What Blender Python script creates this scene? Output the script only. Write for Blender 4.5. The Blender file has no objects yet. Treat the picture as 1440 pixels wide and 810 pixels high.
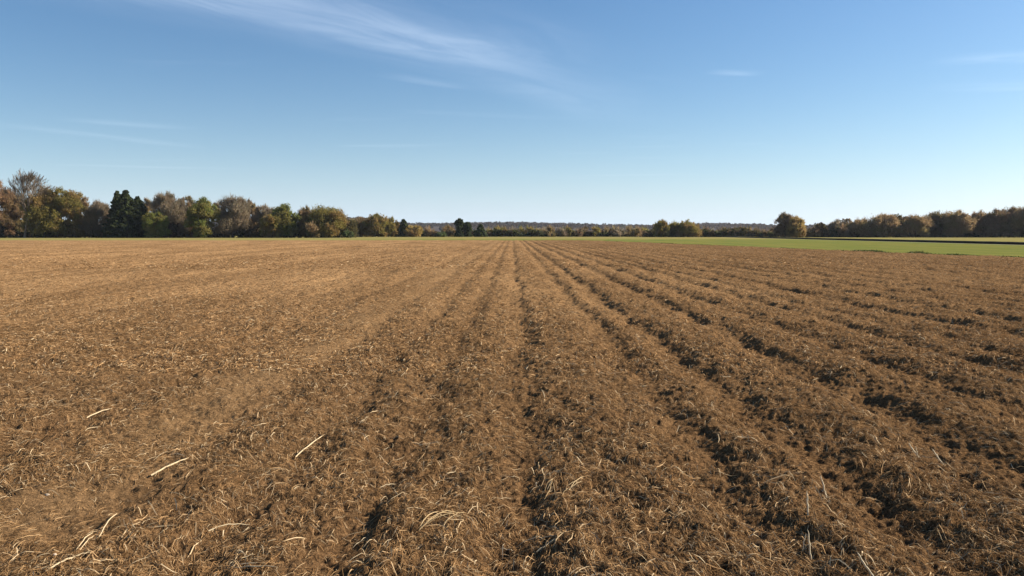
import bpy, math, random
import numpy as np
from mathutils import Vector, Matrix

random.seed(7)
RNG = np.random.default_rng(11)
R = math.radians
scene = bpy.context.scene
COL = scene.collection

# ------------------------------------------------------------------ camera
CAM_H = 1.78
FPX = 1130.0
PITCH = math.atan(78 / FPX)
cam_d = bpy.data.cameras.new("camera")
cam_d.sensor_width = 36
cam_d.lens = FPX / 1440 * 36
cam_d.clip_start = 0.05
cam_d.clip_end = 20000
cam = bpy.data.objects.new("camera", cam_d)
cam.location = (0, 0, CAM_H)
cam.rotation_euler = (math.pi / 2 - PITCH, 0, 0)
COL.objects.link(cam)
scene.camera = cam

# ------------------------------------------------------------------ light
SUN_EL, SUN_AZ = 29.0, 75.0            # degrees; azimuth clockwise from the view direction (+Y)
SUN_STRENGTH, SKY_STRENGTH, EXPOSURE = 5.0, 0.064, 0.98
sd = bpy.data.lights.new("sun", 'SUN')
sd.energy = SUN_STRENGTH
sd.angle = R(0.5)
sd.color = (1.0, 0.9, 0.76)
sun = bpy.data.objects.new("sun", sd)
to_sun = Vector((math.sin(R(SUN_AZ)) * math.cos(R(SUN_EL)), math.cos(R(SUN_AZ)) * math.cos(R(SUN_EL)), math.sin(R(SUN_EL))))
sun.rotation_euler = to_sun.to_track_quat('Z', 'Y').to_euler()
sun.location = (30, -10, 40)
COL.objects.link(sun)

world = bpy.data.worlds.new("World")
scene.world = world
world.use_nodes = True
wn, wl = world.node_tree.nodes, world.node_tree.links
wn.clear()


class NB:
    """small helper that wires nodes"""
    def __init__(s, tree):
        s.n, s.l = tree.nodes, tree.links

    def new(s, typ, **kw):
        nd = s.n.new(typ)
        for k, v in kw.items():
            setattr(nd, k, v)
        return nd

    def put(s, sock, v):
        if isinstance(v, bpy.types.NodeSocket):
            s.l.new(v, sock)
        elif v is not None:
            sock.default_value = v

    def m(s, op, a, b=None, c=None, clamp=False):
        nd = s.new('ShaderNodeMath', operation=op, use_clamp=clamp)
        for i, v in enumerate((a, b, c)):
            s.put(nd.inputs[i], v)
        return nd.outputs[0]

    def step(s, v, a, b, lo=0.0, hi=1.0):
        nd = s.new('ShaderNodeMapRange', interpolation_type='SMOOTHSTEP')
        s.put(nd.inputs[0], v)
        for i, q in zip((1, 2, 3, 4), (a, b, lo, hi)):
            nd.inputs[i].default_value = q
        return nd.outputs[0]

    def noise(s, vec, scale, detail=4, rough=0.55, dist=0.0):
        nd = s.new('ShaderNodeTexNoise')
        s.put(nd.inputs['Vector'], vec)
        nd.inputs['Scale'].default_value = scale
        nd.inputs['Detail'].default_value = detail
        nd.inputs['Roughness'].default_value = rough
        nd.inputs['Distortion'].default_value = dist
        return nd.outputs['Fac']

    def comb(s, x, y, z=0.0):
        nd = s.new('ShaderNodeCombineXYZ')
        for i, v in enumerate((x, y, z)):
            s.put(nd.inputs[i], v)
        return nd.outputs[0]

    def mix(s, f, a, b):
        nd = s.new('ShaderNodeMix', data_type='RGBA')
        s.put(nd.inputs[0], f)
        s.put(nd.inputs[6], a if isinstance(a, bpy.types.NodeSocket) else (*a, 1))
        s.put(nd.inputs[7], b if isinstance(b, bpy.types.NodeSocket) else (*b, 1))
        return nd.outputs[2]


w = NB(world.node_tree)
sky = w.new('ShaderNodeTexSky', sky_type='NISHITA')
sky.sun_disc = False
sky.sun_elevation = R(SUN_EL)
sky.sun_rotation = R(SUN_AZ)
sky.altitude = 100
sky.air_density = 1.2
sky.dust_density = 1.1
sky.ozone_density = 8.0
# thin cirrus on a high flat layer: direction projected on a plane overhead
tc = w.new('ShaderNodeTexCoord')
sep = w.new('ShaderNodeSeparateXYZ')
w.put(sep.inputs[0], tc.outputs['Generated'])
dz = w.m('MAXIMUM', sep.outputs[2], 0.02)
X = w.m('DIVIDE', sep.outputs[0], dz)
Y = w.m('DIVIDE', sep.outputs[1], dz)


def along(px, py, ux, uy):
    """coordinates along (s) and across (c) a cloud street"""
    s_ = w.m('ADD', w.m('MULTIPLY', X, ux), w.m('MULTIPLY', Y, uy))
    c_ = w.m('SUBTRACT', w.m('MULTIPLY', X, uy), w.m('MULTIPLY', Y, ux))
    return s_, c_


S, Cc = along(0, 0, 0.582, 0.813)
fib = w.noise(w.comb(w.m('MULTIPLY', S, 0.6), w.m('MULTIPLY', Cc, 2.2)), 1.4, 9, 0.62, 0.8)
soft = w.noise(w.comb(w.m('MULTIPLY', S, 0.8), w.m('MULTIPLY', Cc, 1.3), 5.0), 1.3, 4, 0.5, 0.4)
# centre line of the main streak bows to the left of the straight line
u = w.m('SUBTRACT', w.m('DIVIDE', w.m('SUBTRACT', S, 1.6), 2.15), 1.0)
bow = w.m('SUBTRACT', w.m('MULTIPLY', w.m('MAXIMUM', w.m('SUBTRACT', 1.0, w.m('MULTIPLY', u, u)), -0.2), 0.30), 3.42)
cc = w.m('SUBTRACT', w.m('ADD', Cc, w.m('MULTIPLY', w.m('SUBTRACT', soft, 0.5), 0.30)), bow)
core = w.m('MULTIPLY', w.step(cc, -0.50, 0.10), w.step(cc, 0.85, 0.05))
veil = w.m('MULTIPLY', w.step(cc, -0.15, 0.15), w.step(cc, 1.25, 0.2))
ends = w.m('MULTIPLY', w.step(S, 1.2, 2.3, 0.55, 1.0), w.step(S, 7.2, 4.6))
ends2 = w.m('MULTIPLY', w.step(S, 0.8, 1.6), w.step(S, 4.6, 3.2))
main = w.m('ADD', w.m('MULTIPLY', w.m('MULTIPLY', core, ends), w.step(fib, 0.25, 0.78, 0.03, 0.10)),
           w.m('MULTIPLY', w.m('MULTIPLY', veil, ends2), w.step(fib, 0.28, 0.80, 0.04, 0.18)))


def streak(px0, py0, px1, py1, wid, amp):
    """a short wisp between two sky directions given on the overhead layer"""
    global w
    dx, dy = px1 - px0, py1 - py0
    ln = math.hypot(dx, dy)
    ux, uy = dx / ln, dy / ln
    s_ = w.m('ADD', w.m('MULTIPLY', w.m('SUBTRACT', X, px0), ux), w.m('MULTIPLY', w.m('SUBTRACT', Y, py0), uy))
    c_ = w.m('SUBTRACT', w.m('MULTIPLY', w.m('SUBTRACT', X, px0), uy), w.m('MULTIPLY', w.m('SUBTRACT', Y, py0), ux))
    nz = w.noise(w.comb(w.m('MULTIPLY', s_, 0.6), w.m('MULTIPLY', c_, 2.6), px0 * 3.1), 1.3 / max(wid, .2) * .35, 5, 0.6, 0.6)
    c_ = w.m('ABSOLUTE', w.m('ADD', c_, w.m('MULTIPLY', w.m('SUBTRACT', nz, 0.5), wid * 1.6)))
    a = w.m('MULTIPLY', w.step(s_, -0.25 * ln, 0.35 * ln), w.step(s_, 1.25 * ln, 0.6 * ln))
    return w.m('MULTIPLY', w.m('MULTIPLY', a, w.step(c_, wid, 0.0)), w.m('MULTIPLY', w.step(nz, 0.25, 0.7, 0.15, 1.0), amp))


cloud = main
for args in ((-4.75, 7.5, -3.75, 9.4, 0.34, 0.08), (-3.9, 7.2, -3.15, 7.8, 0.30, 0.08),
             (1.25, 5.1, 1.55, 5.15, 0.16, 0.11), (2.55, 4.75, 3.2, 4.55, 0.26, 0.13),
             (-0.75, 5.2, -0.3, 5.7, 0.16, 0.07), (3.0, 5.6, 4.2, 5.5, 0.3, 0.08)):
    cloud = w.m('ADD', cloud, streak(*args))
wisp = w.noise(w.comb(w.m('MULTIPLY', X, 0.28), w.m('MULTIPLY', Y, 0.75), 9.0), 0.9, 6, 0.6, 0.8)
cloud = w.m('ADD', cloud, w.step(wisp, 0.56, 0.80, 0.0, 0.10))
cloud = w.m('MINIMUM', w.m('MULTIPLY', cloud, w.step(sep.outputs[2], 0.02, 0.10)), 0.85)
tn = w.new('ShaderNodeMix', data_type='RGBA', blend_type='MULTIPLY')
tn.inputs[0].default_value = 1.0
w.put(tn.inputs[6], sky.outputs[0])
tn.inputs[7].default_value = (0.92, 1.0, 1.0, 1)
clear = tn.outputs[2]
mist = w.m('MULTIPLY', w.m('EXPONENT', w.m('DIVIDE', w.m('MAXIMUM', sep.outputs[2], 0.0), -0.07)), 0.2)   # pale air low over the horizon
lum = w.mix(cloud, w.mix(mist, clear, (24, 28.5, 35)), (9.6, 10.8, 12.4))
bg = w.new('ShaderNodeBackground')
w.put(bg.inputs[0], lum)
bg.inputs[1].default_value = SKY_STRENGTH
wo = w.new('ShaderNodeOutputWorld')
w.put(wo.inputs[0], bg.outputs[0])

scene.view_settings.view_transform = 'Standard'
scene.view_settings.look = 'None'
scene.view_settings.exposure = EXPOSURE
scene.view_settings.gamma = 1
scene.view_settings.use_curve_mapping = False
scene.render.engine = 'CYCLES'
scene.cycles.max_bounces = 6
scene.cycles.diffuse_bounces = 3
scene.cycles.transparent_max_bounces = 6


# ------------------------------------------------------------------ helpers
TAB = RNG.random((512, 512)).astype(np.float32)


def vnoise(x, y, seed=0):
    x = np.asarray(x, np.float64) + seed * 37.31
    y = np.asarray(y, np.float64) + seed * 17.77
    xi, yi = np.floor(x), np.floor(y)
    fx, fy = (x - xi).astype(np.float32), (y - yi).astype(np.float32)
    xi, yi = xi.astype(np.int64) & 511, yi.astype(np.int64) & 511
    x2, y2 = (xi + 1) & 511, (yi + 1) & 511
    fx = fx * fx * (3 - 2 * fx)
    fy = fy * fy * (3 - 2 * fy)
    a = TAB[yi, xi] * (1 - fx) + TAB[yi, x2] * fx
    b = TAB[y2, xi] * (1 - fx) + TAB[y2, x2] * fx
    return a * (1 - fy) + b * fy - 0.5


def sstep(v, a, b):
    t = np.clip((v - a) / (b - a), 0, 1)
    return t * t * (3 - 2 * t)


def ground_at(px, py, z=0.09):
    """point of the level z seen in direction of photo pixel (1440 x 810)"""
    ax, ay = (px - 720) / FPX, (405 - py) / FPX
    d = Vector((ax, math.cos(PITCH) + ay * math.sin(PITCH), -math.sin(PITCH) + ay * math.cos(PITCH)))
    t = (z - CAM_H) / d.z
    return Vector((d.x * t, d.y * t, z))


def side(px, depth):
    return (px - 720) / FPX * depth


def height(py, depth):
    return CAM_H + (327 - py) / FPX * depth


def mesh_arrays(name, V, F, mats, tint=None, fmat=None, parent=None, smooth=False):
    me = bpy.data.meshes.new(name)
    V = np.ascontiguousarray(V, np.float32)
    F = np.ascontiguousarray(F, np.int32)
    nf, k = F.shape
    me.vertices.add(len(V))
    me.vertices.foreach_set('co', V.ravel())
    me.loops.add(nf * k)
    me.loops.foreach_set('vertex_index', F.ravel())
    me.polygons.add(nf)
    me.polygons.foreach_set('loop_start', np.arange(0, nf * k, k, dtype=np.int32))
    me.polygons.foreach_set('loop_total', np.full(nf, k, np.int32))
    if fmat is not None:
        me.polygons.foreach_set('material_index', np.ascontiguousarray(fmat, np.int32))
    me.polygons.foreach_set('use_smooth', np.full(nf, smooth, bool))
    if tint is not None:
        at = me.attributes.new('tint', 'FLOAT_COLOR', 'POINT')
        c = np.ones((len(V), 4), np.float32)
        c[:, :3] = tint
        at.data.foreach_set('color', c.ravel())
    me.update(calc_edges=True)
    for m_ in (mats if isinstance(mats, (list, tuple)) else [mats]):
        me.materials.append(m_)
    o = bpy.data.objects.new(name, me)
    COL.objects.link(o)
    if parent:
        o.parent = parent
    return o


def tag(o, label=None, cat=None, group=None, kind=None):
    for k, v in (('label', label), ('category', cat), ('group', group), ('kind', kind)):
        if v:
            o[k] = v
    return o


def material(name, rough=0.8, spec=0.2):
    mt = bpy.data.materials.new(name)
    mt.use_nodes = True
    b = NB(mt.node_tree)
    p = mt.node_tree.nodes['Principled BSDF']
    p.inputs['Roughness'].default_value = rough
    p.inputs['Specular IOR Level'].default_value = spec
    return mt, b, p


def tint_mat(name, rough=0.75, spec=0.15, transl=0.0, vary=0.0):
    mt, b, p = material(name, rough, spec)
    at = b.new('ShaderNodeAttribute', attribute_name='tint')
    c = at.outputs['Color']
    if vary:
        geo = b.new('ShaderNodeNewGeometry')
        nz = b.noise(geo.outputs['Position'], 0.6, 3)
        hs = b.new('ShaderNodeHueSaturation')
        b.put(hs.inputs['Value'], b.step(nz, 0.25, 0.75, 1 - vary, 1 + vary))
        b.put(hs.inputs['Color'], c)
        c = hs.outputs[0]
    b.put(p.inputs['Base Color'], c)
    if transl:
        out = mt.node_tree.nodes['Material Output']
        t = b.new('ShaderNodeBsdfTranslucent')
        b.put(t.inputs[0], c)
        mx = b.new('ShaderNodeMixShader')
        mx.inputs[0].default_value = transl
        b.put(mx.inputs[1], p.outputs[0])
        b.put(mx.inputs[2], t.outputs[0])
        b.put(out.inputs[0], mx.outputs[0])
    return mt


# ------------------------------------------------------------------ materials of the setting
def soil_material():
    mt, b, p = material("crop_residue_soil", 1.0, 0.0)
    geo = b.new('ShaderNodeNewGeometry')
    pos = geo.outputs['Position']
    sp = b.new('ShaderNodeSeparateXYZ')
    b.put(sp.inputs[0], pos)
    big = b.noise(b.comb(sp.outputs[0], b.m('MULTIPLY', sp.outputs[1], 0.18)), 0.35, 4, 0.6)
    med = b.noise(b.comb(sp.outputs[0], b.m('MULTIPLY', sp.outputs[1], 0.6)), 2.2, 5, 0.65, 0.6)
    fine = b.noise(pos, 22, 6, 0.72, 1.2)
    fib = b.noise(b.comb(b.m('MULTIPLY', sp.outputs[0], 3.0), sp.outputs[1]), 26, 4, 0.7, 1.6)
    base = b.mix(b.step(fine, 0.38, 0.68), (0.045, 0.025, 0.013), (0.235, 0.130, 0.058))
    base = b.mix(b.step(fib, 0.52, 0.72, 0, 0.7), base, (0.36, 0.225, 0.115))
    base = b.mix(b.step(med, 0.50, 0.72, 0, 0.45), base, (0.085, 0.05, 0.026))
    sunlit_cover = b.m('MULTIPLY', b.step(sp.outputs[1], 3, 26), b.step(sp.outputs[0], 14, -10, 0.35, 1.0))  # straw tone raised toward far left; its sunlit brightness put into the colour
    base = b.mix(b.m('MULTIPLY', b.step(big, 0.30, 0.66, 0.25, 0.8), b.m('ADD', b.m('MULTIPLY', sunlit_cover, 0.85), 0.12)), base, b.mix(b.step(fib, 0.4, 0.62), (0.29, 0.166, 0.075), (0.48, 0.295, 0.140)))
    tk = b.m('DIVIDE', b.m('ADD', b.m('ADD', sp.outputs[0], 2.75), b.m('MULTIPLY', b.m('SUBTRACT', med, 0.5), 0.9)), 0.5)
    track = b.m('MULTIPLY', b.m('EXPONENT', b.m('MULTIPLY', b.m('MULTIPLY', tk, tk), -1.0)), b.step(big, 0.3, 0.6, 0.1, 0.45))
    base = b.mix(track, base, b.mix(b.step(fine, 0.35, 0.65), (0.20, 0.120, 0.056), (0.35, 0.220, 0.108)))
    b.put(p.inputs['Base Color'], base)
    bump = b.new('ShaderNodeBump')
    bump.inputs['Strength'].default_value = 0.9
    bump.inputs['Distance'].default_value = 0.03
    b.put(bump.inputs['Height'], b.m('ADD', fine, b.m('MULTIPLY', fib, 0.5)))
    b.put(p.inputs['Normal'], bump.outputs[0])
    return mt


def grass_material():
    mt, b, p = material("young_grass", 1.0, 0.0)
    geo = b.new('ShaderNodeNewGeometry')
    sp = b.new('ShaderNodeSeparateXYZ')
    b.put(sp.inputs[0], geo.outputs['Position'])
    nz = b.noise(geo.outputs['Position'], 0.35, 6, 0.65)
    st = b.noise(b.comb(b.m('MULTIPLY', sp.outputs[0], 0.5), b.m('MULTIPLY', sp.outputs[1], 0.03)), 1.0, 4, 0.6)
    fine = b.noise(geo.outputs['Position'], 9, 4, 0.7)
    c = b.mix(b.step(nz, 0.35, 0.68), (0.108, 0.138, 0.032), (0.155, 0.168, 0.048))
    c = b.mix(b.step(st, 0.40, 0.62, 0, 0.85), c, (0.20, 0.175, 0.048))
    grazing_pale = b.m('MAXIMUM', b.step(sp.outputs[0], 76, 90), b.step(sp.outputs[1], 195, 235))  # far grass paled in the colour, as a grazing view lightens it
    grazing_pale = b.m('MAXIMUM', grazing_pale, b.step(sp.outputs[0], 0, -60))
    c = b.mix(b.m('MULTIPLY', grazing_pale, b.step(nz, 0.2, 0.6, 0.35, 0.85)), c, (0.27, 0.22, 0.080))
    c = b.mix(b.step(fine, 0.55, 0.75, 0, 0.4), c, (0.06, 0.075, 0.018))
    b.put(p.inputs['Base Color'], c)
    bump = b.new('ShaderNodeBump')
    bump.inputs['Strength'].default_value = 0.6
    bump.inputs['Distance'].default_value = 0.05
    b.put(bump.inputs['Height'], fine)
    b.put(p.inputs['Normal'], bump.outputs[0])
    return mt


def plain_material(name, col, col2, scale):
    mt, b, p = material(name, 0.9, 0.1)
    geo = b.new('ShaderNodeNewGeometry')
    nz = b.noise(geo.outputs['Position'], scale, 5, 0.65)
    b.put(p.inputs['Base Color'], b.mix(b.step(nz, 0.3, 0.7), col, col2))
    return mt


M_SOIL = soil_material()
M_GRASS = grass_material()
M_BANK = plain_material("wet_dark_earth", (0.008, 0.007, 0.006), (0.02, 0.016, 0.011), 1.5)
M_VERGE = plain_material("dry_pale_grass", (0.34, 0.31, 0.15), (0.44, 0.40, 0.22), 0.8)
M_HILL = plain_material("leafless_woodland_floor", (0.05, 0.037, 0.033), (0.08, 0.06, 0.05), 0.02)
M_STRAW = tint_mat("straw", 0.9, 0.0, 0.15)
M_LEAF = tint_mat("foliage", 0.9, 0.0, 0.5, 0.06)
M_TWIG = tint_mat("twigs", 0.85, 0.1, 0.0, 0.15)
M_WEED = tint_mat("weeds", 0.7, 0.15, 0.2)
M_STONE = plain_material("pale_stone", (0.36, 0.28, 0.20), (0.52, 0.42, 0.31), 60)

# ------------------------------------------------------------------ ground sheet
gx = np.array([-3400, -1500, -600, 600, 1500, 3400], float)
gy = np.array([-300, -50, 250, 900, 2000, 3400], float)
GX, GY = np.meshgrid(gx, gy)
n = len(gx)
F = [(j * n + i, j * n + i + 1, (j + 1) * n + i + 1, (j + 1) * n + i) for j in range(len(gy) - 1) for i in range(n - 1)]
tag(mesh_arrays("ground", np.stack([GX.ravel(), GY.ravel(), np.zeros(n * len(gy))], 1), F, M_GRASS), kind='structure')

# ------------------------------------------------------------------ ploughed field
FURROWS = [(-12.4, .3, .22), (-11.1, .2, .2), (-9.9, .3, .2), (-8.6, .3, .22), (-7.4, .2, .2), (-6.2, .3, .2), (-5.0, .3, .18),
           (-3.7, .4, .2), (-2.35, .35, .16), (-1.5, .6, .17), (-0.77, .6, .16), (0.13, .8, .17), (1.48, .95, .18),
           (2.22, 1.15, .19), (3.5, 1.1, .2), (4.62, 1.0, .19), (5.9, 1.0, .2), (6.7, .7, .16), (8.0, 1.0, .2),
           (9.3, .8, .2), (10.5, .7, .2), (11.8, .8, .22), (13.2, .6, .2), (14.6, .7, .2), (16.2, .6, .22), (17.9, .6, .22)]
# right-hand edge of the field (x at depth y): almost parallel to the rows, bending away far off
EDGE_Y = np.array([-20, 30, 53, 66, 87, 110, 140, 170, 185, 400], float)
EDGE_X = np.array([46, 39, 34.4, 32, 29.2, 26, 22, 16, -6, -300], float)


def inside(x, y):
    e = np.interp(y, EDGE_Y, EDGE_X) + 0.5 * vnoise(y * 0.4, y * 0 + 3, 5) + 0.5 * vnoise(y * 1.9, y * 0, 6)
    far = 172 + 0.10 * np.maximum(-x, 0) * -0.35 + 2 * vnoise(x * 0.05, x * 0, 7)
    return np.minimum(e - x, (far - y) * 0.6)


def furrow(x, y):
    xs = x + 0.12 * vnoise(y * 0.35, y * 0 + 1, 1) + 0.14 * vnoise(x * 1.1, y * 0.9, 21) + 0.07 * vnoise(x * 3.1, y * 3.0, 22)
    f = np.zeros_like(xs)
    for k, (c, d, wd) in enumerate(FURROWS):
        dx = xs - c
        m_ = np.abs(dx) < 4.5 * wd
        q = np.where(dx < 0, dx / (wd * 1.6), dx / (wd * 1.05))
        f += np.where(m_, d * np.exp(-q * q), 0)
    far = np.abs(x) > 18
    f = np.where(far, 0.35 + 0.35 * np.sin(x * 5.0), f)
    return f * (0.92 + 0.5 * np.clip(vnoise(x * 0.9, y * 0.7, 2) + 0.5 + 0.3 * vnoise(x * 2.2, y * 2.0, 23), 0, 1.2))


def height_field(x, y, detail=True):
    x = np.asarray(x, np.float64)
    y = np.asarray(y, np.float64)
    f = furrow(x, y)
    rough = 1 - 0.75 * np.exp(-((x + 2.75) / 0.42) ** 2) * (0.6 + vnoise(x, y * 0.3, 31))
    rough = rough * (1.0 + 0.2 * sstep(x, -3, 3))
    z = 0.17 - 0.067 * f
    z += 0.06 * vnoise(x * 0.5, y * 0.3, 3) + rough * (0.046 * vnoise(x * 2.3, y * 1.3, 4) + 0.042 * vnoise(x * 5.3, y * 2.9, 8))
    if detail:
        z += rough * (0.030 * vnoise(x * 11, y * 9, 9) + 0.026 * vnoise(x * 29, y * 25, 10) + 0.010 * vnoise(x * 67, y * 59, 12))
    ins = inside(x, y)
    return np.where(ins > 0, 0.012 + np.maximum(z, 0.0) * np.clip(0.25 + ins / 2, 0, 1), -0.06)


rows = np.concatenate([np.linspace(-14, 2.2, 90)[:-1], np.geomspace(2.2, 190, 1150)])
us = np.concatenate([np.linspace(-3.2, -1.0, 90)[:-1], np.linspace(-1.0, 1.0, 1250), np.linspace(1.0, 2.2, 60)[1:]])
hw = 2.2 + 0.70 * np.maximum(rows, 0)
FX = hw[:, None] * us[None, :]
FY = np.broadcast_to(rows[:, None], FX.shape).copy()
FZ = height_field(FX.ravel(), FY.ravel())
nr, nc = FX.shape
ii = (np.arange(nr - 1)[:, None] * nc + np.arange(nc - 1)[None, :]).ravel()
FF = np.stack([ii, ii + 1, ii + nc + 1, ii + nc], 1)
tag(mesh_arrays("ploughed_field", np.stack([FX.ravel(), FY.ravel(), FZ], 1), FF, M_SOIL, smooth=True), kind='structure')

# ------------------------------------------------------------------ low bank and verge in the grass
by = np.linspace(60, 330, 120)
bx = 73 + (by - 113) * 0.045 + 0.25 * vnoise(by * 0.15, by * 0, 14)
hb = 0.42 + 0.05 * vnoise(by * 0.4, by * 0, 15)
prof = [(0.0, 0.0, -0.02), (0.06, 0.8, 0.0), (0.25, 1.0, 0.0), (1.2, 1.0, 0.0), (9.0, 0.0, -0.02)]
V = np.concatenate([np.stack([bx + a, by, hb * k + o], 1) for a, k, o in prof])
F, fm = [], []
m_ = len(by)
for j in range(len(prof) - 1):
    for i in range(m_ - 1):
        F.append((j * m_ + i, j * m_ + i + 1, (j + 1) * m_ + i + 1, (j + 1) * m_ + i))
        fm.append(0 if j < 2 else 1)
tag(mesh_arrays("earth_bank", V, F, [M_BANK, M_GRASS], fmat=fm), kind='structure')
V = np.concatenate([np.stack([bx - a, by, by * 0 + 0.008], 1) for a in (1.5, 0.02)])
F = [(i, i + 1, m_ + i + 1, m_ + i) for i in range(m_ - 1)]
tag(mesh_arrays("grass_verge", V, F, M_VERGE), kind='structure')

# ------------------------------------------------------------------ hills with leafless woods
HILL = np.array([(-900, 312), (200, 312), (440, 311), (475, 308), (492, 306.3), (514, 306), (532, 309), (560, 313), (600, 313.6), (640, 313.2),
                 (700, 312.6), (745, 313), (800, 314.6), (860, 316), (918, 316.8), (985, 313.4), (1030, 314.8), (1080, 316.6),
                 (1150, 317), (1250, 313), (1500, 311), (2300, 313)])
HD = 2000.0


def hill_z(x, y):
    px = 720 + x / HD * FPX
    top = CAM_H + (327 - np.interp(px, HILL[:, 0], HILL[:, 1])) / FPX * HD - 8
    t = np.clip((y - 1250) / (HD - 1250), 0, 1)
    up = np.sin(t * math.pi / 2) ** 1.3
    return top * up + 3 * vnoise(x * 0.006, y * 0.006, 16) * t - 0.5


hx = np.linspace(-2600, 2600, 261)
hy = np.concatenate([np.linspace(1240, 2000, 24), np.linspace(2100, 3200, 8)])
HX, HY = np.meshgrid(hx, hy)
HZ = hill_z(HX, np.minimum(HY, HD)) - np.maximum(HY - HD, 0) * 0.01
nc = len(hx)
ii = (np.arange(len(hy) - 1)[:, None] * nc + np.arange(nc - 1)[None, :]).ravel()
tag(mesh_arrays("hills", np.stack([HX.ravel(), HY.ravel(), HZ.ravel()], 1), np.stack([ii, ii + 1, ii + nc + 1, ii + nc], 1), M_HILL, smooth=True), kind='structure')


def quads(P, U, Wv):
    """quads centred on P with half axes U and Wv"""
    V = np.stack([P - U - Wv, P + U - Wv, P + U + Wv, P - U + Wv], 1).reshape(-1, 3)
    return V, np.arange(len(V)).reshape(-1, 4)


def rand_dirs(n, rng):
    v = rng.normal(size=(n, 3))
    return v / np.linalg.norm(v, axis=1, keepdims=True)


def foliage_quads(P, size, rng, up=0.0):
    n = len(P)
    U = rand_dirs(n, rng)
    W_ = np.cross(U, rand_dirs(n, rng))
    W_ /= np.linalg.norm(W_, axis=1, keepdims=True) + 1e-9
    s = (size * rng.uniform(0.6, 1.35, n))[:, None]
    return quads(P, U * s, W_ * s * 0.7)


rng = np.random.default_rng(5)
NT = 5200
tx = rng.uniform(-1500, 1600, NT)
ty = 1260 + 745 * np.sqrt(rng.random(NT))
ty[:1300] = rng.uniform(1960, 2010, 1300)
tz = hill_z(tx, np.minimum(ty, HD))
th = rng.uniform(5.5, 9.5, NT)
tcol = np.array([0.068, 0.047, 0.036]) * rng.uniform(0.8, 1.2, (NT, 1)) * np.array([[1, 1, 1]])
tcol[rng.random(NT) < 0.02] = (0.03, 0.04, 0.024)
k = 24
d = rand_dirs(NT * k, rng)
P = np.repeat(np.stack([tx, ty, tz + th * 0.55], 1), k, 0) + d * np.repeat(np.stack([th * 0.6, th * 0.6, th * 0.5], 1), k, 0) * rng.uniform(0.5, 1.05, (NT * k, 1))
V, F = foliage_quads(P, 1.4, rng)
tag(mesh_arrays("woodland", V, F, M_LEAF, tint=np.repeat(np.repeat(tcol, k, 0), 4, 0)),
    "purple brown leafless woods covering the far low hills", "woodland", kind='stuff')


# ------------------------------------------------------------------ air
def haze():
    x0, x1, y0, y1, z0, z1 = -3500, 3500, -400, 3500, -40, 75
    V = [(x, y, z) for z in (z0, z1) for y in (y0, y1) for x in (x0, x1)]
    F = [(0, 2, 3, 1), (4, 5, 7, 6), (0, 1, 5, 4), (2, 6, 7, 3), (0, 4, 6, 2), (1, 3, 7, 5)]
    mt = bpy.data.materials.new("thin_air")
    mt.use_nodes = True
    b = NB(mt.node_tree)
    b.n.clear()
    v = b.new('ShaderNodeVolumePrincipled')
    v.inputs['Color'].default_value = (0.80, 0.88, 1.0, 1)
    v.inputs['Density'].default_value = HAZE
    v.inputs['Anisotropy'].default_value = 0.2
    o = b.new('ShaderNodeOutputMaterial')
    b.put(o.inputs['Volume'], v.outputs[0])
    mt.cycles.homogeneous_volume = True if hasattr(mt.cycles, 'homogeneous_volume') else None
    tag(mesh_arrays("haze", np.array(V, float), np.array(F), mt), kind='stuff')


HAZE = 0.00006
haze()


# ------------------------------------------------------------------ trees
class Tubes:
    def __init__(s):
        s.V, s.F = [], []

    def tube(s, pts, rad, sides=5):
        base = len(s.V)
        for i, (p_, r_) in enumerate(zip(pts, rad)):
            t = (pts[min(i + 1, len(pts) - 1)] - pts[max(i - 1, 0)]).normalized()
            a = t.orthogonal().normalized()
            b = t.cross(a)
            for q in range(sides):
                an = 2 * math.pi * q / sides
                s.V.append(p_ + a * (r_ * math.cos(an)) + b * (r_ * math.sin(an)))
        for i in range(len(pts) - 1):
            for q in range(sides):
                s.F.append((base + i * sides + q, base + i * sides + (q + 1) % sides,
                            base + (i + 1) * sides + (q + 1) % sides, base + (i + 1) * sides + q))

    def build(s, name, m_, col, parent):
        V = np.array([tuple(v) for v in s.V])
        return mesh_arrays(name, V, np.array(s.F), m_, tint=np.broadcast_to(np.array(col), V.shape), parent=parent)


def limb(tb, rnd, p0, d, length, r0, depth, spread=0.55, tips=None, sides=5, kids=3):
    pts, rad = [p0], [r0]
    p_, dd = p0.copy(), d.copy()
    for i in range(4):
        dd = (dd + Vector((rnd.uniform(-1, 1), rnd.uniform(-1, 1), rnd.uniform(-.3, .6))) * 0.16).normalized()
        p_ = p_ + dd * (length / 4)
        pts.append(p_.copy())
        rad.append(r0 * (1 - 0.5 * (i + 1) / 4))
    tb.tube(pts, rad, sides)
    if depth > 0:
        for q in range(kids):
            a = rnd.uniform(0, 6.28)
            k_ = pts[-1] if q == 0 else pts[rnd.choice((2, 3, 4))]
            o = dd.orthogonal().normalized()
            o = (Matrix.Rotation(a, 3, dd) @ o)
            nd = (dd + o * rnd.uniform(0.35, 1.0) * spread * 1.6 + Vector((0, 0, 0.12))).normalized()
            limb(tb, rnd, k_, nd, length * rnd.uniform(0.58, 0.8), r0 * 0.5, depth - 1, spread, tips, max(3, sides - 1), kids)
    elif tips is not None:
        tips.append((pts[-1], dd))


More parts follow.
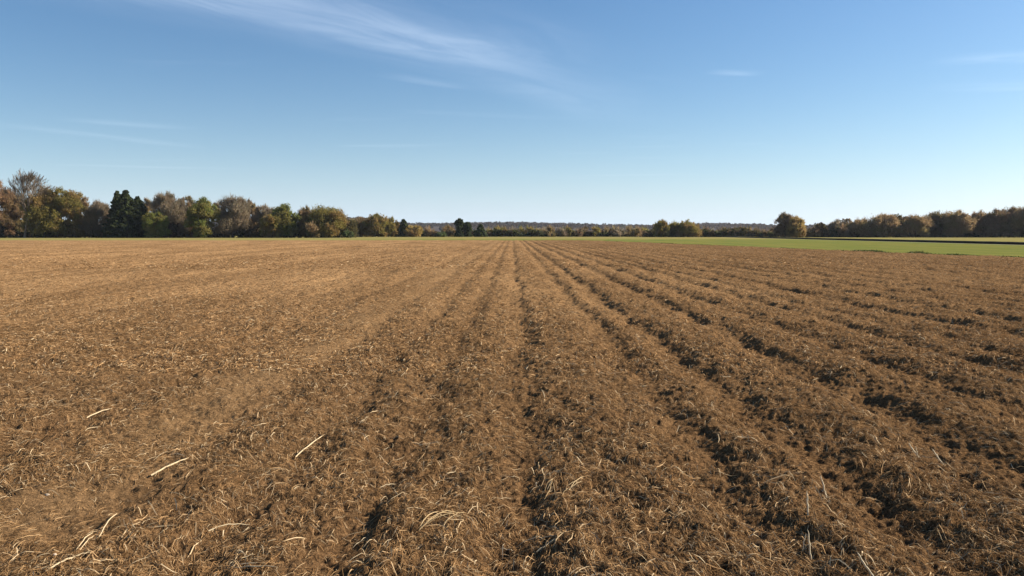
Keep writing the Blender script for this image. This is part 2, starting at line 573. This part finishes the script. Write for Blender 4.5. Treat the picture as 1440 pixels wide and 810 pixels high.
def lobes(rnd, H, W, n, low=0.12):
    L = []
    for i in range(n):
        t = low + (0.84 - low) * ((i + rnd.random()) / n)
        env = math.sqrt(max(0.05, 1 - ((t - 0.38) / 0.64) ** 2))
        r_ = W * rnd.uniform(0.18, 0.46)
        a = rnd.uniform(0, 6.28)
        q = max(0, W * env * 1.04 - 0.8 * r_) * math.sqrt(rnd.uniform(0.25, 1.0))
        roof = H * (0.42 + 0.58 * math.sqrt(max(0.0, 1 - (q / W) ** 2)))
        L.append((math.cos(a) * q, math.sin(a) * q, max(r_ * 0.5, min(t * H, roof * rnd.uniform(0.80, 1.06) - r_)), r_, rnd.uniform(0.85, 1.15)))
    for i in range(3):                                            # crown tops
        a = rnd.uniform(0, 6.28)
        q = W * (0.12 + 0.28 * i * rnd.uniform(0.6, 1))
        r_ = W * rnd.uniform(0.26, 0.36)
        L.append((math.cos(a) * q, math.sin(a) * q, H - r_ * 0.95 - 0.05 * H * i, r_, rnd.uniform(0.9, 1.15)))
    return L


def crown(name, seed, H, W, col, parent, twig=0.0, size=0.30, dens=1.0, col2=None, low=0.10, nl=None, fuzz=0.1):
    """leafy faces and twigs spread through uneven lobes"""
    rnd, rng = random.Random(seed), np.random.default_rng(seed)
    Vs, Fs, Cs, off = [], [], [], 0
    for (x, y, z, r_, br) in lobes(rnd, H, W, nl or int(13 + 10 * H / W), low):
        n = int(dens * 5.0 * r_ * r_ / (size * size))
        n = max(10, min(n, 2600))
        cl = rand_dirs(max(5, n // 40), rng)
        dirs = cl[rng.integers(0, len(cl), n)] + 0.24 * rng.normal(size=(n, 3))
        dirs /= np.linalg.norm(dirs, axis=1, keepdims=True)
        dirs[:, 2] = np.where(dirs[:, 2] < -0.35, -dirs[:, 2] * 0.5, dirs[:, 2])
        rr = r_ * np.clip(rng.normal(0.86, 0.20, n), 0.2, 1.12 + 2.2 * fuzz)
        P = np.array([x, y, z]) + dirs * rr[:, None] * np.array([1, 1, 1.12])
        P[:, 2] = np.maximum(P[:, 2], 0.25)
        c = np.array(col) * br * 2.4
        if col2 is not None and rnd.random() < 0.35:
            c = np.array(col2) * br * 2.4
        C = c[None, :] * rng.uniform(0.87, 1.14, (n, 1)) * (1 + rng.normal(0, 0.04, (n, 3)))
        tw = rng.random(n) < twig
        U = rand_dirs(n, rng)
        Wv = np.cross(U, rand_dirs(n, rng))
        Wv /= np.linalg.norm(Wv, axis=1, keepdims=True) + 1e-9
        s = size * rng.uniform(0.6, 1.35, n)
        out = P - np.array([0, 0, z * 0.55])
        out /= np.linalg.norm(out, axis=1, keepdims=True) + 1e-9
        out = out + 0.35 * rand_dirs(n, rng) + np.array([0, 0, 0.5])
        U = np.where(tw[:, None], out * (size * 2.6), U * s[:, None])
        Wv = np.where(tw[:, None], Wv * (size * 0.20), Wv * (s * 0.7)[:, None])
        V, F = quads(P, U, Wv)
        Vs.append(V)
        Fs.append(F + off)
        off += len(V)
        Cs.append(np.repeat(np.clip(C, 0.004, 0.8), 4, 0))
    return mesh_arrays(name, np.concatenate(Vs), np.concatenate(Fs), M_LEAF, tint=np.concatenate(Cs), parent=parent)


def root(name, x, y, label, cat, group):
    o = bpy.data.objects.new(name, None)
    o.empty_display_size = 1
    o.location = (x, y, 0)
    COL.objects.link(o)
    return tag(o, label, cat, group)


BARK = (0.075, 0.058, 0.045)


def trunk(parent, seed, H, r0, frac=0.34, depth=2, col=BARK):
    rnd = random.Random(seed)
    tb = Tubes()
    n0 = 1
    limb(tb, rnd, Vector((0, 0, -0.1)), Vector((rnd.uniform(-.06, .06), rnd.uniform(-.06, .06), 1)), H * frac, r0, depth, 0.5, None, 6, 3)
    return tb.build("trunk", M_TWIG, col, parent)


PAL = {
    'olive': ((0.098, 0.082, 0.024), (0.115, 0.080, 0.030)),
    'green': ((0.080, 0.085, 0.022), (0.105, 0.092, 0.028)),
    'yellow': ((0.170, 0.125, 0.045), (0.140, 0.095, 0.040)),
    'brown': ((0.126, 0.088, 0.047), (0.108, 0.084, 0.038)),
    'russet': ((0.126, 0.080, 0.045), (0.11, 0.078, 0.040)),
    'grey': ((0.122, 0.094, 0.061), (0.105, 0.085, 0.056)),
    'dusk': ((0.085, 0.058, 0.034), (0.070, 0.055, 0.028)),
    'dark': ((0.046, 0.056, 0.024), (0.050, 0.058, 0.024)),
}
TWIG = {'olive': .25, 'green': .12, 'yellow': .45, 'brown': .55, 'russet': .5, 'grey': .75, 'dusk': .4, 'dark': .1}


def broadleaf(px, top, hwpx, D, kind, label, group, seed, name="deciduous_tree", low=0.06, dens=1.0):
    H = height(top, D)
    W = 1.12 * hwpx / FPX * D
    r_ = root(name, side(px, D), D, label, "tree", group)
    trunk(r_, seed, H, 0.022 * H + 0.05)
    a, b_ = PAL[kind]
    crown("crown", seed, H, W, a, r_, TWIG[kind], 0.00062 * D, dens, b_, low, fuzz=0.22 if TWIG[kind] > .4 else 0.08)
    return r_


def shrub(px, top, hwpx, D, kind, label, group, seed):
    H = height(top, D)
    W = hwpx / FPX * D
    a, b_ = PAL[kind]
    o = crown("shrub", seed, H, W, a, None, TWIG[kind], 0.0011 * D, 1.0, b_, 0.02, 8, 0.12)
    o.location = (side(px, D), D, 0)
    return tag(o, label, "shrub", group)


def conifer(px, top, hwpx, D, label, group, seed, blunt=0.0):
    H = height(top, D)
    W = hwpx / FPX * D
    rng = np.random.default_rng(seed)
    r_ = root("conifer_tree", side(px, D), D, label, "tree", group)
    tb = Tubes()
    tb.tube([Vector((0, 0, -0.1)), Vector((0, 0, H * 0.5)), Vector((0, 0, H * 0.97))], [0.02 * H, 0.012 * H, 0.03], 6)
    Ps, Us, Ws, Cs = [], [], [], []
    z = 0.05 * H
    while z < H * 0.985:
        t = z / H
        env = (1 - t) ** 0.80 if not blunt else min(1, 2.2 * (1 - t) ** 0.45) * (0.75 + 0.25 * math.sin(t * 9 + seed))
        for q in range(rng.integers(8, 12)):
            a = rng.uniform(0, 2 * math.pi)
            ln = W * env * rng.uniform(0.55, 1.2) + 0.05
            dirv = np.array([math.cos(a), math.sin(a), rng.uniform(-0.25, 0.25)])
            n = int(8 + ln * 14)
            tt = rng.uniform(0.02, 1, n) ** 0.6
            P = np.array([0, 0, z]) + dirv * (ln * tt)[:, None] + rng.normal(0, 0.16, (n, 3)) + np.array([0, 0, 1]) * (0.25 * ln * tt * tt * rng.uniform(-.8, .5))[:, None]
            Ps.append(P)
            Cs.append(np.array(PAL['dark'][0]) * 1.35 * rng.uniform(0.7, 1.35) * rng.uniform(0.75, 1.25, (n, 1)))
        z += 0.03 * H
    P = np.concatenate(Ps)
    P[:, 2] = np.clip(P[:, 2], 0.2, H)
    V, F = foliage_quads(P, 0.00088 * D, rng)
    tb.build("trunk", M_TWIG, (0.06, 0.045, 0.035), r_)
    mesh_arrays("crown", V, F, M_LEAF, tint=np.repeat(np.concatenate(Cs), 4, 0), parent=r_)
    return r_


def bare_tree(px, top, hwpx, D, label, group, seed):
    H = height(top, D)
    rnd = random.Random(seed)
    r_ = root("bare_tree", side(px, D), D, label, "tree", group)
    tb, tips = Tubes(), []
    limb(tb, rnd, Vector((0, 0, -0.1)), Vector((0.03, 0, 1)), H * 0.42, 0.42, 0, 0.5, tips, 7)
    fork = tips[0][0]
    twigs, tips2 = Tubes(), []
    for q in range(7):
        a = q * 6.283 / 7 + rnd.uniform(-.3, .3)
        d_ = Vector((math.cos(a) * rnd.uniform(.25, .6), math.sin(a) * rnd.uniform(.25, .6), 1)).normalized()
        limb(twigs, rnd, fork - Vector((0, 0, rnd.uniform(0, .14) * H)), d_, H * 0.22, 0.30, 4, 0.40, tips2, 4, 3)
    V = np.array([tuple(v) for v in twigs.V])
    sz = np.max(V[:, 2])
    V[:, 2] = fork.z + (V[:, 2] - fork.z) * (H - fork.z) / (sz - fork.z)
    W = hwpx / FPX * D
    rad = np.percentile(np.abs(V[:, 0]), 99)
    V[:, :2] *= W / rad
    tp = np.array([tuple(t[0]) for t in tips2])
    tp[:, 2] = fork.z + (tp[:, 2] - fork.z) * (H - fork.z) / (sz - fork.z)
    tp[:, :2] *= W / rad
    rg = np.random.default_rng(seed)
    tp = np.repeat(tp, 3, 0)
    dd = tp - np.array([0, 0, fork.z])
    dd /= np.linalg.norm(dd, axis=1, keepdims=True)
    dd = dd + 0.7 * rand_dirs(len(dd), rg)
    Vt, Ft = quads(tp + dd * 0.4, dd * 0.7, np.cross(dd, rand_dirs(len(dd), rg)) * 0.045)
    Fb = np.concatenate([np.array(twigs.F), Ft + len(V)])
    V = np.concatenate([V, Vt])
    tb.build("trunk", M_TWIG, (0.16, 0.125, 0.095), r_)
    mesh_arrays("crown", V, Fb, M_TWIG, tint=np.broadcast_to(np.array((0.17, 0.130, 0.095)), V.shape), parent=r_)
    return r_


GL, GM, GR = "trees along the left edge of the field", "small trees in the middle distance", "trees along the right edge of the meadow"
broadleaf(1, 255, 22, 278, 'russet', "reddish brown tree at the far left end of the tree line", GL, 101)
broadleaf(31, 274, 17, 282, 'brown', "low brown tree showing through behind the tall bare tree", GL, 104)
bare_tree(36, 245, 32, 268, "tall bare leafless tree rising above the left tree line", GL, 103)
broadleaf(62, 264, 25, 272, 'olive', "large olive tree in front of the tall bare tree", GL, 105)
broadleaf(92, 266, 24, 274, 'olive', "broad olive tree with brown crown edge, right of the tall bare tree", GL, 106)
broadleaf(114, 271, 14, 288, 'brown', "narrow brown tree topping out behind the broad olive trees", GL, 107)
broadleaf(138, 284, 19, 278, 'grey', "dull grey brown tree just left of the dark conifers", GL, 108)
conifer(168, 269, 22, 276, "dark green pointed conifer, left of the three tall ones", GL, 109)
conifer(180, 268, 31, 273, "dark green conifer in the middle of the three tall ones", GL, 110)
conifer(196, 277, 26, 275, "lowest and rightmost dark conifer of the three tall ones", GL, 111)
broadleaf(208, 280, 11, 288, 'brown', "slim pale brown tree peeping out right behind the three conifers", GL, 112)
broadleaf(220, 299, 17, 270, 'green', "low olive green tree right of the three conifers", GL, 113, low=0.02)
broadleaf(240, 272, 25, 279, 'grey', "tall round grey brown tree between conifers and green tree", GL, 114)
broadleaf(265, 277, 15, 283, 'brown', "brown tree squeezed behind the bright olive tree", GL, 115)
broadleaf(288, 279, 22, 272, 'green', "bright olive green tree with smooth right side beside bare grey tree", GL, 116)
broadleaf(328, 277, 24, 278, 'grey', "wide twiggy grey tree with a tan top", GL, 117)
broadleaf(353, 282, 12, 285, 'brown', "tan topped tree on the shoulder of the wide grey tree", GL, 118)
broadleaf(374, 289, 15, 282, 'grey', "small grey twiggy tree between wide grey tree and green tree", GL, 119)
broadleaf(383, 303, 14, 271, 'olive', "low olive tree in front of the small grey tree", GL, 120, low=0.02)
broadleaf(403, 287, 18, 276, 'green', "green tree with a peaked crown on its own hump", GL, 121)
broadleaf(434, 291, 15, 280, 'brown', "brown olive tree attached to the left of the last big olive tree", GL, 122)
broadleaf(459, 292, 27, 276, 'olive', "last big rounded olive tree before the tree line drops", GL, 123)
shrub(440, 315, 10, 268, 'brown', "small brown shrub in front of the last big olive tree", "shrubs at the foot of the left trees", 124)
shrub(490, 325, 9, 270, 'dark', "dark little shrub at the right foot of the last big olive tree", "shrubs at the foot of the left trees", 125)
broadleaf(507, 306, 17, 330, 'brown', "brown tree further off, leftmost of three in a low clump", GM, 131)
broadleaf(532, 302, 17, 326, 'olive', "highest tree of the low brown olive clump", GM, 132)
broadleaf(550, 306, 13, 328, 'olive', "right tree of the low olive clump beside a dark conifer", GM, 133)
conifer(568, 309, 12, 330, "small dark conifer at the right end of the olive clump", GM, 134)
broadleaf(583, 317, 12, 328, 'yellow', "low yellowish olive tree right of the small dark conifer", GM, 135, low=0.02)
shrub(604, 321, 8, 335, 'brown', "brown rounded shrub between the yellowish tree and dark pair", GM, 136)
shrub(618, 327, 11, 326, 'dark', "flat dark green shrub left of the tall dark pair", GM, 137)
broadleaf(630, 319, 10, 336, 'brown', "small brown tree behind the flat dark green shrub", GM, 138, low=0.02)
conifer(646, 308, 5.5, 332, "tall dark blunt topped evergreen standing above the hills", GM, 139, 1.0)
conifer(657, 313, 6, 334, "shorter dark blunt evergreen joined to the right of a taller one", GM, 140, 1.0)
conifer(676, 316, 9, 330, "lone little pointed conifer right of the dark evergreen pair", GM, 141)
GH = "low shrubs in the far hedge line below the hills"
rnd = random.Random(3)
x = 688
i = 0
while x < 912:
    k_ = rnd.choice(('brown', 'olive', 'brown', 'grey', 'olive', 'dusk'))
    shrub(x, rnd.uniform(319.5, 323.5), rnd.uniform(8, 11), rnd.uniform(330, 350), k_, "low brownish shrub in the far hedge line below the middle of the hills", GH, 200 + i)
    x += rnd.uniform(9, 13)
    i += 1
broadleaf(929, 309.5, 11, 312, 'olive', "rounded olive brown tree at the left end of the small right copse", GR, 151, low=0.02)
broadleaf(950, 312, 13, 316, 'olive', "middle tree of the small copse left of the hills gap", GR, 152, low=0.02)
broadleaf(967, 311, 17, 312, 'olive', "wide olive green tree at the right end of the small copse", GR, 153, low=0.02)
x, i = 992, 0
while x < 1090:
    k_ = rnd.choice(('dusk', 'olive', 'dusk', 'brown'))
    shrub(x, rnd.uniform(320.5, 324.5), rnd.uniform(8, 12), rnd.uniform(318, 330), k_, "low dark shrub between the small copse and the lone tall tree", "low shrubs right of the small copse", 240 + i)
    x += rnd.uniform(10, 14)
    i += 1
broadleaf(1104, 300.5, 15, 300, 'dusk', "darker and taller left tree of the lone pair right of centre", GR, 161, low=0.02)
broadleaf(1119, 305, 11, 296, 'yellow', "yellow tan right tree of the lone tall pair", GR, 162, low=0.02)
for q, (px, top, h_, k_) in enumerate(((1141, 322, 11, 'dusk'), (1154, 320, 10, 'dusk'), (1165, 322, 9, 'brown'))):
    shrub(px, top, h_, 300 + 3 * q, k_, "low dark shrub filling the dip right of the lone tall pair", "shrubs in the dip right of the tall pair", 170 + q)
broadleaf(1175, 311, 12, 304, 'grey', "thin twiggy tree at the left end of the right wood", GR, 163, dens=0.7)
shrub(1184, 318, 12, 296, 'dusk', "dark shrub in front of the thin twiggy tree", GR, 173)
broadleaf(1208, 308, 17, 298, 'brown', "brown tree second from the left end of the right wood", GR, 164)
broadleaf(1242, 302, 20, 294, 'brown', "rounded brown tree forming the first hump of the right wood", GR, 165)
broadleaf(1268, 305, 15, 306, 'dusk', "dark tree in the dip behind the first brown hump", GR, 166)
broadleaf(1286, 304, 18, 292, 'brown', "lighter brown tree just right of the first hump", GR, 167)
broadleaf(1313, 299, 19, 298, 'dusk', "dark brown tree left of centre in the right wood", GR, 168)
broadleaf(1345, 298, 21, 293, 'brown', "broad brown tree in the middle of the right wood", GR, 169)
broadleaf(1374, 298, 16, 297, 'russet', "reddish brown tree right of the broad middle tree", GR, 171)
broadleaf(1399, 295, 17, 292, 'dusk', "dark tree with uneven top near the right edge", GR, 172)
broadleaf(1418, 293, 16, 296, 'dusk', "dark brown tree second from the right edge of the picture", GR, 174)
broadleaf(1438, 292, 18, 290, 'brown', "tallest brown tree cut by the right edge of the picture", GR, 175)
broadleaf(1466, 291, 20, 294, 'dusk', "dark tree just outside the right edge", GR, 176)
broadleaf(-28, 256, 24, 280, 'grey', "grey tree just outside the left edge", GL, 177)


# thicket that closes the feet of the tree lines
def thicket(name, label, x0, y0, x1, y1, n, hmin, hmax, cols, seed):
    rng = np.random.default_rng(seed)
    t = rng.random(n)
    top = hmin + (hmax - hmin) * np.clip(vnoise(t * 26, t * 0, seed) + vnoise(t * 70, t * 0, seed + 1) * .6 + 0.5, 0, 1)
    P = np.stack([x0 + (x1 - x0) * t, y0 + (y1 - y0) * t + rng.uniform(-3, 5, n), top * rng.random(n) ** 0.8 + 0.05], 1)
    V, F = foliage_quads(P, 0.30, rng)
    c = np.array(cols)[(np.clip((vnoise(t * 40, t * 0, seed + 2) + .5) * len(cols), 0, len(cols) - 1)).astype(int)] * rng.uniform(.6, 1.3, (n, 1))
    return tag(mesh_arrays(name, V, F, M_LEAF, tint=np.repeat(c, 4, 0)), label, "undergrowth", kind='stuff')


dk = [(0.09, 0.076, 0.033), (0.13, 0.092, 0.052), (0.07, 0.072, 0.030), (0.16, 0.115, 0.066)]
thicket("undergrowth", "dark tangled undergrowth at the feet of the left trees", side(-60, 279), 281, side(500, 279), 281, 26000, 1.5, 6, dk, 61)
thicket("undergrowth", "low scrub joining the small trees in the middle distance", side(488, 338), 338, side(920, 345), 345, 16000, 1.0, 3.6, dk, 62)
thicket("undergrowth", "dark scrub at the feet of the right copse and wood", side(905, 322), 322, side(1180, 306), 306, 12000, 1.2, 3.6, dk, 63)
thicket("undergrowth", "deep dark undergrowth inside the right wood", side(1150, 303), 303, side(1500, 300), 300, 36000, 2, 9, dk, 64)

# ------------------------------------------------------------------ straw litter
DARK, MID, TAN, PALE = np.array([(0.090, 0.049, 0.022), (0.270, 0.152, 0.066), (0.47, 0.290, 0.138), (0.60, 0.47, 0.29)])


def straw_litter(name, label, n, y0, y1, lmin, lmax, wmin, wmax, lift, seed, pale=0.05, bright=1.0, power=1.0):
    rng = np.random.default_rng(seed)
    # constant density on screen-ish: depth drawn between uniform in 1/y and in log y
    q = rng.random(n)
    y = y0 * (y1 / y0) ** q if power == 1.0 else 1 / (1 / y0 + (1 / y1 - 1 / y0) * q)
    x = rng.uniform(-1, 1, n) * (1.6 + 0.72 * y)
    keep = inside(x, y) > 0.3
    clump = vnoise(x * 1.7, y * 1.4, 41) + 0.6 * vnoise(x * 5, y * 4, 42)
    keep &= rng.random(n) < np.clip(0.80 + clump * 0.9 - 0.6 * np.clip(furrow(x, y), 0, 1.2) - 0.35 * np.exp(-((x + 2.75) / 0.4) ** 2), 0.1, 1)
    x, y = x[keep], y[keep]
    n = len(x)
    L = rng.uniform(lmin, lmax, n) * rng.uniform(0.5, 1.0, n)
    base = 2.2 * vnoise(x * 2.3, y * 2.3, 43) * math.pi
    ang = np.where(rng.random(n) < 0.62, np.where(rng.random(n) < 0.55, 0.5 * math.pi + 0.25 * base, base) + rng.normal(0, 0.45, n), rng.uniform(0, 2 * math.pi, n))
    bend = rng.normal(0, 0.55, n)
    K = 4
    T = np.linspace(0, 1, K + 1)
    pts = np.zeros((n, K + 1, 3))
    cx, cy = x.copy(), y.copy()
    up = np.abs(rng.normal(0, 1, n)) * lift
    tilt = np.where(rng.random(n) < 0.06, np.abs(rng.normal(0, 0.16, n)), rng.normal(0, 0.06, n)) * L
    for k_ in range(K + 1):
        a = ang + bend * (T[k_] - 0.5)
        pts[:, k_, 0], pts[:, k_, 1] = cx, cy
        pts[:, k_, 2] = up * (0.35 + np.sin(math.pi * T[k_])) + np.maximum(tilt * T[k_], -0.004)
        cx = cx + np.cos(a) * L / K
        cy = cy + np.sin(a) * L / K
    pts[:, :, 2] += height_field(pts[:, :, 0].ravel(), pts[:, :, 1].ravel()).reshape(n, K + 1)
    W_ = rng.uniform(wmin, wmax, n) * 0.5
    sidev = np.stack([-np.sin(ang), np.cos(ang), rng.normal(0, 0.7, n)], 1)
    sidev /= np.linalg.norm(sidev, axis=1, keepdims=True)
    prof = np.array([0.5, 1.0, 1.0, 0.85, 0.25])
    off = sidev[:, None, :] * (W_[:, None] * prof[None, :])[:, :, None]
    V = np.stack([pts - off, pts + off], 2).reshape(-1, 3)
    b0 = (np.arange(n) * (2 * (K + 1)))[:, None] + np.arange(K)[None, :] * 2
    F = np.stack([b0, b0 + 1, b0 + 3, b0 + 2], 2).reshape(-1, 4)
    t = rng.random(n)[:, None]
    c = np.where(t < 0.35, DARK + (MID - DARK) * t / 0.35, MID + (TAN - MID) * np.clip((t - 0.35) / 0.65, 0, 1) ** 1.3)
    pl = rng.random(n) < pale
    c[pl] = (TAN + (PALE - TAN) * rng.random((n, 1)))[pl]
    c = c * rng.uniform(0.85, 1.15, (n, 1)) * bright
    return tag(mesh_arrays(name, V, F, M_STRAW, tint=np.repeat(c, 2 * (K + 1), 0)), label, "straw", kind='stuff')


straw_litter("straw_litter", "fine brown straw litter matted over the near soil", 640000, 2.6, 14, 0.03, 0.14, 0.0016, 0.0038, 0.007, 71, 0.12, 0.84)
straw_litter("straw_litter", "coarser straw litter scattered over the middle of the field", 330000, 9, 50, 0.05, 0.20, 0.004, 0.010, 0.010, 72, 0.13, 1.02)
straw_litter("straw_litter", "loose pale straw strewn on the near furrows", 30000, 2.6, 18, 0.06, 0.22, 0.0022, 0.0055, 0.014, 73, 0.75)
straw_litter("straw_litter", "sparse straw clumps over the far part of the field", 120000, 35, 120, 0.10, 0.32, 0.012, 0.028, 0.012, 74, 0.06, 1.1)

straw_litter("straw_litter", "broken flattened straw pieces half buried in the near litter", 1500, 2.6, 13, 0.06, 0.20, 0.0050, 0.0095, 0.006, 75, 0.35)

# ------------------------------------------------------------------ single pale stalks that stand out
GS = "pale stalks lying on the field"


def zf(p_):
    return float(height_field(np.array([p_[0]]), np.array([p_[1]]), False)[0])


def blade(tb, a, b_, width, arch, seed, curl=0.0):
    rnd = random.Random(seed)
    n = 8
    d = b_ - a
    sd_ = Vector((-d.y, d.x, 0))
    sd_ = sd_.normalized() if sd_.length > 1e-6 else Vector((1, 0, 0))
    pts, rad = [], []
    for i in range(n + 1):
        t = i / n
        p_ = a + d * t + Vector((0, 0, arch * math.sin(math.pi * t))) + sd_ * (curl * math.sin(math.pi * t)) + Vector([rnd.uniform(-1, 1) * 0.0028 for _ in range(3)])
        pts.append(p_)
        rad.append(width * 0.43 * rnd.uniform(0.8, 1.15) * (0.35 + 0.65 * math.sin(math.pi * min(1, 0.25 + 0.72 * t)) ** 0.7) * (1 if t < .97 else .4))
    tb.tube(pts, rad, 6)


def stalk(px0, py0, px1, py1, width, label, seed, arch=0.01, upright=False, extra=(), col=PALE, curl=0.0, name="straw_stalk"):
    def pt(px, py):
        g = ground_at(px, py, 0.10)
        for _ in range(3):
            g = ground_at(px, py, zf(g) + 0.004)
        return g
    a = pt(px0, py0)
    if upright:
        b_ = Vector((side(px1, a.y) , a.y, 0))
        b_.z = CAM_H + (327 - py1) / FPX * a.y
        a.z -= 0.01
    else:
        b_ = pt(px1, py1)
        a.z += 0.006
        b_.z += 0.008
    if upright:
        width *= 1.35
        col = np.array((0.72, 0.60, 0.41))
    tb = Tubes()
    blade(tb, a, b_, width, arch, seed, curl)
    for (qx0, qy0, qx1, qy1, w_, ar) in extra:
        if upright:
            c0 = Vector((side(qx0, a.y), a.y, CAM_H + (327 - qy0) / FPX * a.y))
            c1 = Vector((side(qx1, a.y), a.y - 0.02, CAM_H + (327 - qy1) / FPX * a.y))
        else:
            c0, c1 = pt(qx0, qy0) + Vector((0, 0, .012)), pt(qx1, qy1) + Vector((0, 0, .014))
        blade(tb, c0, c1, w_, ar, seed + 1)
    V = np.array([tuple(v - a) for v in tb.V])
    rng = np.random.default_rng(seed)
    c = np.broadcast_to(np.array(col), V.shape) * rng.uniform(0.85, 1.12, (len(V), 1))
    o = mesh_arrays(name, V, np.array(tb.F), M_STRAW, tint=c, smooth=True)
    o.location = a
    return tag(o, label, "straw stalk", GS)


stalk(212, 670, 266, 645, 0.015, "widest pale stalk lying slanted at lower left", 301)
stalk(415, 644, 457, 612, 0.013, "bright pale stalk lying slanted left of centre", 302)
stalk(139, 757, 165, 724, 0.008, "thin pale stalk rising to the right near bottom left", 303, 0.02)
stalk(107, 776, 131, 751, 0.007, "split pale stalk of two prongs in the lower left corner", 304, 0.015, extra=((113, 777, 133, 757, 0.006, 0.012),))
stalk(64, 806, 112, 783, 0.011, "pale stalk at the very bottom left edge", 305, extra=((100, 789, 132, 780, 0.004, 0.008),))
stalk(293, 748, 352, 740, 0.010, "long curved pale stalk lying flat at the bottom left", 306, 0.012, curl=0.02)
stalk(534, 687, 557, 683, 0.009, "short bright stalk lying level left of the middle furrow", 307)
stalk(755, 778, 800, 751, 0.008, "forked pale stalk at the bottom centre", 308, 0.012, extra=((760, 762, 786, 757, 0.006, 0.008),))
stalk(1137, 722, 1143, 697, 0.009, "short pale stalk standing upright at the lower right", 309, 0, True)
stalk(1162, 697, 1162, 674, 0.008, "upright pale stalk with a bent foot at the lower right", 310, 0, True, extra=((1162, 694, 1176, 708, 0.005, 0.0),))
stalk(1140, 785, 1146, 753, 0.007, "tall two pronged stalk standing near the bottom right furrow", 311, 0, True, extra=((1139, 782, 1141, 757, 0.006, 0),))
stalk(1230, 812, 1218, 787, 0.008, "slanted stalk cut by the bottom edge at right", 312, 0, True, extra=((1234, 806, 1226, 792, 0.004, 0),))
stalk(1292, 641, 1286, 627, 0.010, "pair of short upright stubs on the right ridge", 313, 0, True, extra=((1300, 642, 1294, 630, 0.008, 0),))
stalk(1327, 652, 1319, 634, 0.009, "leaning stub right of the upright pair", 314, 0, True)
stalk(122, 588, 158, 575, 0.014, "pale stalk lying in the left middle ground", 315)
stalk(588, 745, 618, 722, 0.007, "arched bundle of pale straw at the bottom left of centre", 316, 0.03, extra=((592, 744, 650, 727, 0.006, 0.05), (600, 740, 655, 732, 0.006, 0.04), (590, 748, 640, 724, 0.005, 0.035), (625, 738, 656, 724, 0.005, 0.02)), col=(0.48, 0.35, 0.19), name="straw_bundle")
stalk(764, 706, 775, 676, 0.006, "curled ring of straw beside the middle furrow", 317, 0.02, curl=-0.02, extra=((775, 676, 782, 704, 0.005, 0.02), (764, 706, 790, 700, 0.005, 0.02), (790, 700, 800, 690, 0.005, 0.01), (765, 695, 778, 678, 0.004, 0.03)), col=(0.44, 0.31, 0.165), name="straw_bundle")
stalk(800, 690, 822, 672, 0.007, "pale straws fanning right of the curled ring", 318, 0.02, extra=((797, 687, 812, 680, 0.005, 0.01), (803, 689, 820, 680, 0.005, 0.012)), col=(0.50, 0.37, 0.21))
stalk(1048, 783, 1018, 790, 0.006, "thin stalk lying level by the bottom right furrow", 319, 0.01, col=(0.45, 0.33, 0.19))
stalk(318, 800, 360, 796, 0.008, "flat pale straws at the bottom edge left of centre", 320, 0.01, extra=((322, 804, 392, 802, 0.007, 0.01), (335, 799, 375, 797, .005, .01)))


def stone(px, py, r_, label, seed):
    import bmesh
    bm = bmesh.new()
    bmesh.ops.create_icosphere(bm, subdivisions=3, radius=r_)
    rnd = random.Random(seed)
    off = Vector((rnd.random() * 9, rnd.random() * 9, 0))
    for v in bm.verts:
        k_ = 1 + 0.35 * float(vnoise(np.array([v.co.x / r_ * 1.3 + off.x]), np.array([v.co.y / r_ * 1.3 + v.co.z / r_ + off.y]), seed)[0])
        v.co = Vector((v.co.x * 1.25, v.co.y, v.co.z * 0.75)) * k_
    me = bpy.data.meshes.new("stone")
    bm.to_mesh(me)
    bm.free()
    for p_ in me.polygons:
        p_.use_smooth = True
    me.materials.append(M_STONE)
    o = bpy.data.objects.new("stone", me)
    g = ground_at(px, py, 0.1)
    for _ in range(3):
        g = ground_at(px, py, zf(g))
    o.location = g + Vector((0, 0, r_ * 0.45))
    COL.objects.link(o)
    return tag(o, label, "stone", "small stones on the soil")


stone(66, 697, 0.011, "small pale stone half sunk in the soil at far left", 401)
stone(77, 781, 0.008, "small pinkish stone near the bottom left stalks", 402)

# ------------------------------------------------------------------ weeds along the grass edge
rng = np.random.default_rng(77)
n = 30000
y = rng.uniform(40, 172, n)
x = np.interp(y, EDGE_Y, EDGE_X) + np.abs(rng.normal(0, 0.45, n)) - 0.1
h = rng.uniform(0.03, 0.09, n)
t1 = np.exp(-((y - 63) / 3.2) ** 2) + np.exp(-((y - 71.5) / 2.3) ** 2) + 0.5 * np.exp(-((y - 58) / 1.6) ** 2)
cl = np.clip(vnoise(y * 0.7, y * 0, 51) * 2 + 0.25, 0, 1)
h = h * (0.7 + 1.3 * cl) + 0.17 * t1 * rng.random(n) * (0.4 + cl)
P0 = np.stack([x, y, np.zeros(n)], 1)
a = rng.uniform(0, 6.28, n)
lean = np.stack([np.cos(a) * h * 0.5, np.sin(a) * h * 0.5, h], 1)
wd = np.stack([-np.sin(a), np.cos(a), a * 0], 1) * rng.uniform(0.012, 0.04, (n, 1))
V = np.stack([P0 - wd, P0 + wd, P0 + lean + wd * 0.3, P0 + lean - wd * 0.3], 1).reshape(-1, 3)
c = np.where(rng.random((n, 1)) < 0.7, np.array([[0.06, 0.08, 0.018]]), np.array([[0.13, 0.13, 0.04]])) * rng.uniform(0.7, 1.2, (n, 1))
tag(mesh_arrays("weeds", V, np.arange(4 * n).reshape(-1, 4), M_WEED, tint=np.repeat(c, 4, 0)),
    "ragged green weeds along the edge between field and meadow", "weeds", kind='stuff')
